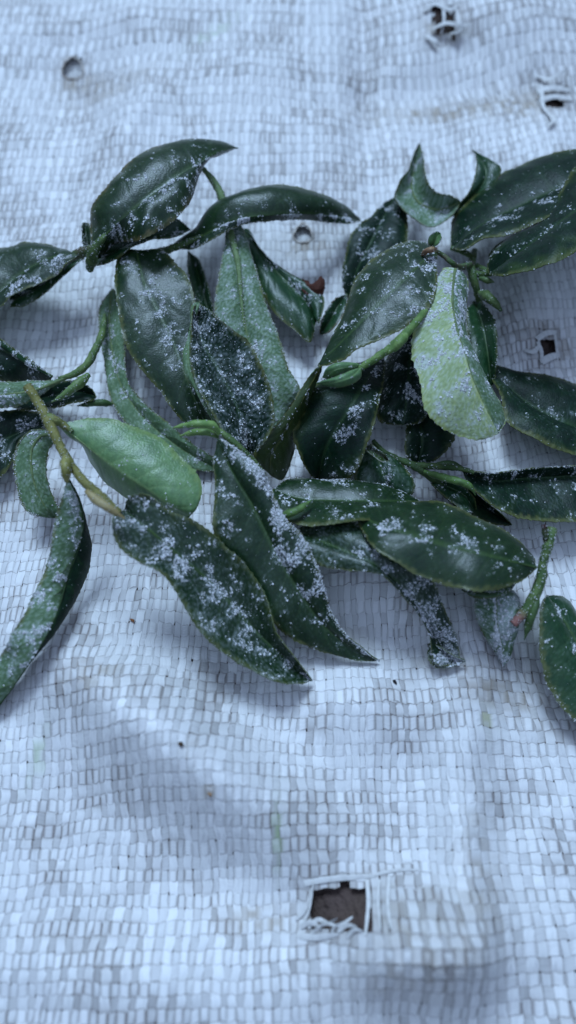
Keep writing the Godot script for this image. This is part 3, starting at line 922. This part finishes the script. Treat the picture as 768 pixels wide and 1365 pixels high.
	lone("arched leaf bowed over the small round hole, frost on its lower edge", [[222, 332, 10], [245, 327, 12], [268, 316, 14], [300, 299, 17], [328, 290, 18], [370, 286, 18], [413, 285.5, 15], [450, 288, 10], [481, 294, 4]],
		[[236, 331], [258, 331], [279, 322], [302, 308], [330, 297], [364, 294], [405, 293], [461, 298]], [[240, 322], [262, 306], [284, 276], [315, 258], [357, 247], [400, 250], [435, 261], [455, 273]],
		{"c": "dark", "e": [-1.0, -2.0], "b": [0.1, 0.2], "f": 0.3, "fl": 1.9, "fr": 0.4, "fm": 0.25, "film": 0.5, "rim": [0.7, 0.15]})
	n = get_child(get_child_count() - 1)
	stem(n, "petiole", [[204, 338, 8], [218, 335, 10], [232, 330, 12], [250, 323, 13], [270, 314, 14.5]], [1.6, 1.7, 1.6, 1.3, 0.6], STEM * 0.8, STEM2 * 0.8, 80)
	lone("torn dark leaf with a ragged reddish brown end", [[322, 306, 7], [337, 321, 8], [357, 349, 8], [388, 382, 8], [408, 402, 7], [423, 424, 6]],
		[[326, 330], [340, 362], [350, 390], [368, 420], [393, 440], [414, 456]], [[332, 306], [346, 331], [367, 351], [390, 368], [412, 377], [432, 398], [426, 430]],
		{"c": "green", "e": [0.0, 0.6], "f": 0.3, "film": 0.45, "tooth": 0.25, "fl": 0.6})
	n = get_child(get_child_count() - 1)
	leaf(n, "torn_tip", [[398, 381, 8.5], [412, 384, 9], [424, 386, 9.5], [433, 384, 9]], [[404, 388, 8.5], [414, 397, 8], [425, 404, 7]], [[406, 374, 9], [416, 379, 9.5], [426, 370, 10.5], [433, 373, 10]],
		{"c": "olive", "edge": Color(0.16, 0.05, 0.03), "blot": 0.0, "f": 0.0, "rib": 0.0, "ns": 9, "film": 0.0, "tooth": 1.3, "veins": 3, "b": [-0.05, -0.05], "rim": [0, 0], "dust": 0.2}).material_override = burnt()
	lone("leaf sliver under the pale underside leaf, dark green and narrow", [[252, 335, 5], [262, 360, 5], [272, 395, 4], [282, 430, 3]], [[250, 355], [258, 390], [268, 420]], [[266, 350], [278, 385], [284, 415]],
		{"c": "green", "f": 0.1, "ns": 8, "film": 0.2})
	lone("small dark leaf end tucked beside the torn leaf, browned at its tip", [[462, 392, 5], [450, 410, 6], [440, 428, 5], [427, 446, 3]], [[450, 398], [436, 412], [428, 432]], [[462, 405], [454, 425], [440, 442]],
		{"c": "green", "f": 0.3, "ns": 8, "edge": Color(0.2, 0.09, 0.05)})
	lone("olive leaf folded upright beside the broad dark central leaf", [[428, 488, 20], [416, 510, 19], [396, 548, 17], [378, 578, 14], [362, 606, 11], [360, 632, 6]],
		[[420, 494], [404, 516], [381, 550], [359, 578], [340, 603], [344, 618]], [[424, 504, 15], [408, 540, 12], [397, 575, 9], [391, 606, 6], [378, 640, 3]],
		{"c": "olive", "e": [1.0, -4], "b": [0.12, 0.0], "f": 0.12, "film": 0.2, "blot": 0.7, "rim": [0.15, 0.0], "edge": Color(0.16, 0.15, 0.05)})
	lone("broad dark central leaf with a blue sky sheen, below the paired green tips", [[511, 476, 8], [500, 488, 10], [475, 531, 14], [451, 568, 13], [434, 598, 10], [424, 640, 4]],
		[[480, 484], [448, 495], [415, 520], [399, 556], [391, 580], [399, 604], [410, 628]], [[512, 490], [511, 508], [504, 540], [498, 568], [490, 590], [478, 622], [460, 640]],
		{"c": "deep", "e": [-0.5, 1.0], "b": [0.04, 0.04], "f": 0.22, "fl": 0.5, "fr": 1.6, "fm": 0.2, "fs": 0.25, "film": 0.12, "rim": [0.05, 0.25], "ft": 0.15})
	n = get_child(get_child_count() - 1)
	lone("heavily frosted blackish leaf between the broad central leaf and the pale hanging leaf", [[556, 425, 10], [549, 458, 11], [545, 500, 11], [538, 566, 8]],
		[[530, 455], [514, 482], [505, 520], [503, 556], [516, 565]], [[572, 455], [576, 500], [572, 545], [560, 563]],
		{"c": "deep", "e": [-3.5, -4], "f": 0.5, "fm": 0.1, "film": 0.5, "rib": 0.3})
	lone("shadowed leaf beneath the hanging pale leaf's rounded end", [[556, 540, 3], [560, 570, 4], [562, 595, 4], [556, 622, 2]], [[545, 555], [541, 580], [541, 606]], [[590, 552], [606, 582], [584, 611]],
		{"c": "deep", "f": 0.1, "film": 0.2, "ns": 10})

func burnt() -> StandardMaterial3D:
	if not M.has("burnt"):
		M.burnt = mat(0.6, 0.3)
		M.burnt.vertex_color_use_as_albedo = false
		M.burnt.albedo_color = Color(0.075, 0.026, 0.016).linear_to_srgb()
		M.burnt.normal_enabled = true
		M.burnt.normal_texture = M.under.normal_texture
	return M.burnt

func upper_shoots():
	lone("dark leaf standing behind the frost-crusted olive-edged leaf", [[526, 263, 7], [512, 288, 8], [493, 325, 8], [476, 360, 7], [462, 400, 4]],
		[[512, 271], [496, 287], [470, 310], [461, 340], [456, 372]], [[540, 278], [543, 305], [540, 330], [520, 360], [490, 390]],
		{"c": "deep", "e": [0.3, 1.0], "f": 0.36, "fm": 0.2, "film": 0.3, "rim": [0.2, 0.1]})
	lone("pale curled leaf twisted up into a point, its underside frosted", [[614, 268, 9], [588, 279, 9], [562, 273, 9], [549, 252, 9], [552, 224, 8], [559, 191, 6]],
		[[602, 287], [575, 302], [546, 286], [527, 263], [534, 242], [545, 226], [552, 206]], [[602, 262], [582, 256], [570, 244], [565, 226], [564, 210]],
		{"c": "under", "e": [3, 4], "b": [-0.2, -0.25], "f": 0.46, "film": 1.1, "rim": [0.3, 0.3], "vd": 0.4})
	lone("small dark green leaf tip curled behind the two leaves at the frame edge", [[590, 292, 7], [616, 274, 9], [642, 248, 12], [647, 225, 13], [630, 200, 11]],
		[[608, 275], [625, 258], [633, 236], [636, 214]], [[620, 282], [645, 260], [668, 229], [654, 213]], {"c": "green", "e": [1, 1], "f": 0.1, "film": 0.2, "rim": [0.3, 0.1]})
	# the central shoot: node with frosted leaf, hanging pale leaf, and two leaves to the frame edge
	var s := shoot("branching green shoot with a frost-crusted leaf, a pale hanging leaf and paired green tips", [600, 350])
	stem(s, "stem", [[633, 334, 10], [629, 350, 12], [629, 364, 13], [636, 388, 11], [640, 412, 7]], [1.2, 1.6, 1.8, 1.5, 1.2], STEM, STEM2 * 0.7, 60)
	stem(s, "stem", [[629, 362, 13], [640, 366, 13], [654, 364, 15]], [1.3, 1.4, 1.2], STEM, STEM2 * 0.7, 20)
	stem(s, "stem", [[629, 352, 13], [612, 356, 18], [602, 350, 21], [590, 340, 21], [580, 335, 22]], [1.2, 1.3, 1.2, 1.0, 0.9], STEM, BARK, 30)
	bud(s, "bud", [[640, 390, 12], [650, 396, 14], [660, 404, 14], [668, 414, 12]], [1.2, 2.2, 1.7, 0.7], STEM * 0.8, STEM2 * 0.8, 18)
	bud(s, "bud", [[640, 371, 13], [650, 374, 14], [659, 376, 13]], [0.9, 1.3, 0.3], STEM, STEM2 * 0.8, 6)
	leaf(s, "leaf_tip", [[574, 332, 23], [578, 324, 25], [583, 316, 26], [587, 311, 25]], [[570, 324], [572, 315], [580, 309]], [[582, 328], [588, 320], [588, 313]], {"c": "bright", "ns": 6, "f": 0.05, "rib": 0.0, "film": 0.0, "dust": 0.1, "veins": 3, "tooth": 0.1}).set_meta("label", "tiny yellow-green leaf tip")
	bud(s, "bud_scale", [[562, 341, 22], [568, 335, 24], [574, 333, 25], [582, 331, 24]], [0.4, 1.1, 1.2, 0.4], Color(0.22, 0.12, 0.07), Color(0.30, 0.20, 0.10), 12)
	leaf(s, "leaf", [[582, 338, 22], [566, 347, 23], [531, 380, 24], [500, 411, 23], [465, 446, 21], [424, 487, 18]],
		[[574, 326], [555, 320.5], [531, 325], [505, 340], [483, 358], [470, 380], [459, 415], [447, 442], [431, 472]],
		[[582, 354], [582, 380], [576, 402], [566, 416], [544, 434], [509, 451], [478, 465], [455, 481]],
		{"c": "dark", "e": [-5.0, 0.5], "b": [0.02, 0.0], "f": 0.40, "fl": 0.9, "fr": 0.9, "fm": 0.14, "film": 0.06, "blot": 0.9, "rim": [0.6, 0.2], "ft": 0.6, "edge": Color(0.17, 0.16, 0.05)})
	leaf(s, "leaf", [[607, 358, 22], [603, 397, 24], [610, 442, 25], [618, 462, 25], [629, 500, 24], [646, 540, 21], [664, 577, 17]],
		[[593, 358], [582, 376], [562, 420], [551, 445], [550, 470], [558, 501], [566, 540], [581, 563], [606, 578], [640, 586]],
		[[620, 366, 20], [624, 388, 19], [622, 410, 19], [622, 443, 19], [636, 480, 18], [656, 518, 17], [668, 540, 16], [674, 560, 16]],
		{"c": "pale", "e": [-1.0, -3], "b": [0.03, 0.06], "split": "under", "f": 0.54, "fl": 1.1, "fr": 0.8, "fm": 0.15, "film": 1.0, "vd": 0.3, "rib": 0.5, "ft": 0.6, "rim": [0.2, 0.4], "edge": Color(0.27, 0.32, 0.10), "tooth": 1.1}).set_meta("label", "pale yellow-green leaf hanging underside up, whitened by frost")  # right half takes the darker palette: its shaded side is painted in
	leaf(s, "leaf", [[632, 402, 8], [642, 430, 9], [650, 470, 8], [655, 516, 5]], [[622, 415], [625, 450], [640, 500]], [[643, 405], [660, 428], [662, 468], [661, 492]],
		{"c": "green", "f": 0.12, "film": 0.3, "ns": 10})
	stem(s, "stem", [[572, 408, 23], [560, 423, 25], [548, 437, 26], [537, 449, 26], [516, 467, 25], [497, 480, 24], [478, 492, 23]], [0.8, 1.3, 1.4, 1.6, 1.5, 1.4, 1.2], YOUNG * 0.75, YOUNG2 * 0.75, 40)
	bud(s, "node", [[543, 444, 26], [534, 455, 27], [526, 464, 26], [516, 471, 25]], [0.8, 1.7, 1.5, 0.5], YOUNG * 0.8, YOUNG2 * 0.85, 8)
	leaf(s, "young_leaf", [[484, 488, 23], [462, 490, 25], [446, 494, 25], [431, 504, 22]], [[468, 495], [452, 500], [440, 504]], [[470, 485], [450, 484], [437, 491]],
		{"c": "bright", "b": [0.35, 0.35], "e": [-1.5, -1.5], "f": 0.1, "ns": 9, "film": 0.1, "rib": 0.3, "veins": 4, "tooth": 0.2, "rim": [0.2, 0.3]})
	leaf(s, "young_leaf", [[481, 490, 24], [468, 503, 26], [447, 510, 26], [422, 511, 23]], [[481, 503], [467, 514], [446, 517]], [[470, 495], [454, 501], [438, 505]],
		{"c": "bright", "b": [0.35, 0.35], "e": [-1.5, -1.5], "f": 0.1, "ns": 9, "film": 0.1, "rib": 0.3, "veins": 4, "tooth": 0.2, "rim": [0.2, 0.3]})
	# two leaves running to the picture's edge, upper right
	s = shoot("two big dark leaves side by side, sharing a node near the frost-crusted leaf", [640, 350])
	stem(s, "stem", [[633, 352, 12], [642, 358, 13], [654, 364, 15]], [1.0, 1.2, 1.0], STEM, STEM2 * 0.6, 12)
	stem(s, "stem", [[634, 345, 12], [618, 336, 12], [602, 331, 11]], [1.0, 1.2, 1.0], STEM, STEM2 * 0.6, 12)
	leaf(s, "leaf", [[602, 331, 11], [640, 302, 14], [685, 279, 16], [734, 256, 17], [770, 238, 18], [820, 215, 16], [870, 196, 10]],
		[[602, 300], [615, 279], [637, 257], [668, 232], [712, 213], [747, 203], [770, 199.5], [830, 190]], [[619, 333], [642, 320], [685, 310], [712, 298], [760, 275], [810, 250], [850, 222]],
		{"c": "deep", "e": [-5.0, 3.0], "b": [0.05, 0.0], "f": 0.22, "fl": 0.3, "fr": 1.6, "fm": 0.2, "film": 0.2, "rim": [0.15, 0.3], "dust": 2.0})
	leaf(s, "leaf", [[653, 365, 16], [677, 348, 19], [703, 329, 21], [730, 309, 22], [770, 279, 23], [820, 250, 21], [880, 225, 14]],
		[[650, 349], [659, 331], [685, 312], [712, 301], [734, 279], [756, 239], [770, 220], [810, 200], [850, 205]], [[668, 367], [703, 361], [738, 349], [770, 334], [815, 305], [855, 265]],
		{"c": "deep", "e": [-3.5, 4], "b": [0.02, 0.02], "f": 0.2, "fl": 0.9, "fr": 0.5, "fm": 0.0, "film": 0.25, "rim": [0.2, 0.15], "dust": 2.0, "blot": 0.9})
	lone("wide plain dark leaf lying flat beside the small square hole", [[660, 500, 4], [698, 534, 5], [740, 558, 6], [775, 572, 6], [825, 590, 4], [870, 606, 2]],
		[[657, 508], [668, 528], [676, 562], [703, 580], [738, 596], [772, 608], [825, 615]], [[663, 487], [694, 495], [738, 502], [772, 516], [825, 550]],
		{"c": "deep", "e": [3, -3.5], "f": 0.08, "film": 0.3, "dust": 1.6, "rim": [0.1, 0.05], "rib": 0.25})

func lower_shoots():
	# thin shoot in the middle right
	var s := shoot("thin dark shoot with a folded frosted leaf reaching the frame and a tiny green tip", [550, 620])
	stem(s, "stem", [[498, 588, 6], [510, 601, 7], [530, 612, 7], [548, 619, 8], [566, 630, 8], [588, 646, 6], [612, 668, 4]], [0.9, 1.1, 1.3, 1.5, 1.5, 1.0, 0.6], STEM * 0.55, STEM * 0.9, 50)
	stem(s, "petiole", [[552, 620, 8], [585, 622, 10], [615, 625, 12], [632, 630, 12]], [1.2, 1.2, 1.1, 0.8], STEM * 0.7, STEM2 * 0.7, 30)
	bud(s, "bud", [[566, 629, 9], [590, 636, 11], [612, 642, 12], [626, 648, 11], [634, 660, 9]], [0.8, 1.4, 1.5, 1.3, 0.2], YOUNG * 0.5, YOUNG * 0.9, 16)
	bud(s, "bud", [[570, 624, 9], [592, 618, 10], [604, 619, 10], [622, 627, 9]], [0.6, 1.3, 1.3, 0.4], STEM * 0.6, STEM, 16)
	leaf(s, "leaf", [[616, 625, 11], [640, 637, 9], [664, 641, 8], [700, 637, 7], [735, 636, 7], [775, 636, 7], [850, 662, 5]],
		[[622, 640, 10], [640, 660, 10], [671, 681, 10], [709, 693, 9], [772, 695, 9], [820, 690, 7]], [[629, 628], [657, 631], [688, 627], [716, 624], [772, 622], [820, 636]],
		{"c": "deep", "e": [3, 3], "b": [-0.05, 0.1], "f": 0.28, "fl": 0.85, "fr": 1.3, "fm": 0.1, "film": 0.45, "rim": [0.1, 0.9], "dust": 3.0, "rib": 0.3})
	leaf(s, "leaf", [[500, 590, 6], [504, 612, 7], [514, 640, 6], [526, 672, 3]], [[487, 597], [478, 620], [474, 642], [496, 665]], [[516, 604], [536, 618], [552, 644], [548, 662]],
		{"c": "green", "e": [0.5, 0.5], "f": 0.2, "film": 0.7, "vd": 0.3, "veins": 7, "dust": 1.5})
	leaf(s, "leaf", [[572, 640, 5], [600, 650, 6], [620, 662, 6], [634, 682, 4]], [[580, 650], [604, 670], [622, 684]], [[590, 640], [616, 648], [630, 664]], {"c": "green", "f": 0.4, "ns": 8, "film": 0.5})
	leaf(s, "leaf", [[576, 645, 2.5], [610, 655, 3], [645, 674, 3], [682, 700, 2]], [[590, 660], [622, 684], [655, 697]], [[600, 641], [632, 656], [662, 682]], {"c": "deep", "f": 0.0, "film": 0.0, "ns": 8, "dust": 0.1, "rim": [0.0, 0.0]}).set_meta("label", "blue-black leaf without frost")
	lone("dark leaf whose upper edge is thick with white frost, above the grey rolled leaf", [[364, 652, 10], [396, 664, 11], [440, 667, 12], [496, 668, 12], [560, 668, 8]],
		[[368, 680], [392, 697], [426, 699], [474, 695], [520, 690]], [[383, 640], [406, 637], [440, 640], [478, 640], [513, 647], [545, 660]],
		{"c": "dark", "e": [3, -3.0], "b": [0.0, 0.1], "f": 0.34, "fl": 1.0, "fr": 1.2, "fm": 0.0, "film": 0.3, "rim": [0.1, 1.2], "rib": 0.3})
	lone("grey rolled leaf drooping to a curled frosted cup on the sack", [[396, 708, 11], [430, 722, 12], [466, 737, 12], [506, 756, 12], [540, 788, 11], [566, 822, 9], [580, 852, 5], [612, 884, 2]],
		[[402, 726], [426, 752], [461, 760], [506, 765], [527, 783], [557, 818], [572, 845], [580, 884]], [[420, 697], [451, 692], [490, 706], [535, 742], [575, 772], [594, 815], [608, 850]],
		{"c": "dark", "e": [1.0, 0.0], "b": [0.12, 0.1], "f": 0.46, "fl": 0.9, "fr": 1.2, "fm": 0.2, "film": 0.8, "ft": -1.1, "rim": [0.35, 0.3], "blot": 0.5, "rib": 0.3})
	var n := get_child(get_child_count() - 1)
	leaf(n, "curled_tip", [[572, 858, 5], [584, 874, 3.5], [600, 881, 3], [621, 881, 3.5]], [[570, 872, 4], [578, 887, 3.5], [598, 890, 3.5]], [[588, 864, 6], [604, 874, 5.5]],
		{"c": "dark", "splitl": "olive", "f": 0.95, "ns": 9, "rib": 0.0, "b": [0.1, -0.2], "film": 0.6, "veins": 3, "rim": [0.4, 0.8]})
	bud(self, "young_leaf_tip", [[371, 690, 14], [384, 685, 16], [400, 678, 16], [416, 666, 15]], [0.8, 1.5, 1.3, 0.2], YOUNG * 0.6, YOUNG * 0.9, 8)
	n = get_child(get_child_count() - 1)
	tag(n, "narrow bright green tip poking out under the frost-edged leaf", "leaf tip")
	# lower right shoot
	s = shoot("upright stub of stem, broken and reddish below, with the big frost-spotted leaf", [720, 760])
	stem(s, "stem", [[736, 705, 17], [731, 724, 17], [724, 752, 15], [721, 772, 14], [712, 795, 13], [700, 814, 12], [684, 832, 11]], [1.75, 1.8, 1.5, 1.9, 1.9, 1.8, 1.5], STEM * 0.9, STEM2 * 0.95, 200, 0.16, Color(0.22, 0.10, 0.085))
	stem(s, "twig_stub", [[730, 728, 16], [727, 714, 18], [725, 700, 19]], [1.1, 1.1, 1.0], STEM * 0.6, BARK, 14, 0.2, Color(0.05, 0.02, 0.02))
	bud(s, "bud", [[716, 790, 12], [714, 806, 13], [707, 826, 12], [699, 853, 9]], [0.7, 1.5, 1.4, 0.2], STEM * 0.6, STEM, 20)
	leaf(s, "leaf", [[716, 756, 17], [703, 753, 17], [653, 741, 18], [597, 728, 18], [547, 713, 17], [503, 700, 15], [475, 680, 13]],
		[[706, 766], [694, 774], [673, 782], [633, 787], [592, 779], [557, 766], [522, 746], [497, 727], [481, 702]], [[709, 740], [693, 721], [663, 701], [633, 688], [607, 676], [582, 668], [547, 668], [511, 668], [484, 671]],
		{"c": "dark", "e": [-1.0, -6.0], "b": [0.03, 0.03], "f": 0.20, "fm": 0.40, "fs": 0.05, "fl": 0.9, "fr": 0.9, "film": 0.12, "blot": 0.4, "rim": [0.1, 0.25], "rib": 0.3})
	leaf(s, "leaf", [[730, 794, 10], [746, 818, 9], [765, 850, 8], [785, 890, 7], [800, 930, 5], [818, 1000, 2]], [[723, 804], [719, 842], [723, 888], [739, 928], [768, 962]], [[755, 797], [770, 817], [800, 850], [825, 910]],
		{"c": "green", "e": [2, -3.0], "f": 0.22, "film": 0.35, "dust": 2.2})
	leaf(s, "leaf", [[662, 784, 10], [661, 806, 10], [662, 830, 9], [668, 858, 6], [671, 889, 2]], [[640, 786], [632, 810], [643, 842], [662, 873]], [[684, 788], [690, 808], [684, 842], [678, 868]],
		{"c": "under", "e": [-3, -3], "b": [0.3, 0.3], "f": 0.85, "film": 1.2, "fl": 1.2, "ft": 0.3, "rim": [0.4, 0.4], "ns": 10, "veins": 6}).set_meta("label", "shrivelled small leaf crusted with frost")
	leaf(s, "leaf", [[690, 772, 10], [672, 783, 10], [648, 789, 8], [616, 786, 5]], [[676, 790], [650, 797], [628, 794]], [[676, 776], [650, 780], [630, 781]], {"c": "under", "f": 0.3, "ns": 7, "veins": 4})

func crumbs():
	var k := 0
	for c in [[178, 830, 0.5, "reddish brown crumb on the bare weave under the long dark leaf"], [242, 995, 0.5, "dark brown crumb on bare weave, in front of the leaves"], [528, 912, 0.4, "tiny black crumb on the weave below the curled frosted cup"], [281, 1062, 0.45, "tan crumb farther forward, beside the shaded fold"]]:
		if c[3] == "": continue
		var p := at(c[0], c[1], 0.5)
		var a := at(c[0] - 4, c[1] - 5, 0.6)
		var col := [Color(0.20, 0.085, 0.04), Color(0.07, 0.045, 0.03), Color(0.02, 0.018, 0.02), Color(0.24, 0.15, 0.09)][mini(k, 3)] as Color
		var o := put("plant_crumb", tube([a, p.lerp(a, 0.5) + Vector3(0.0004, 0.0003, 0), p], [0.25, c[2] * 1.3, 0.2], p, col, col * 1.5, 0.5, 7), M.debris, self, p)
		tag(o, c[3], "plant crumb", "crumbs of dry plant matter on the weave")
		k += 1
	var f := leaf(self, "dry_scale", [[488, 595, 10], [498, 602, 10.5], [508, 608, 10.5], [518, 613, 10]], [[488, 600], [498, 608], [510, 616]], [[494, 592], [504, 599], [515, 606]],
		{"c": "olive", "f": 0.1, "rib": 0.0, "ns": 5, "veins": 2, "tooth": 0.05, "edge": Color(0.25, 0.24, 0.20), "film": 0.9})
	tag(f, "thin greyish dry scale lying across the gap beside the broad central leaf", "dry scale")
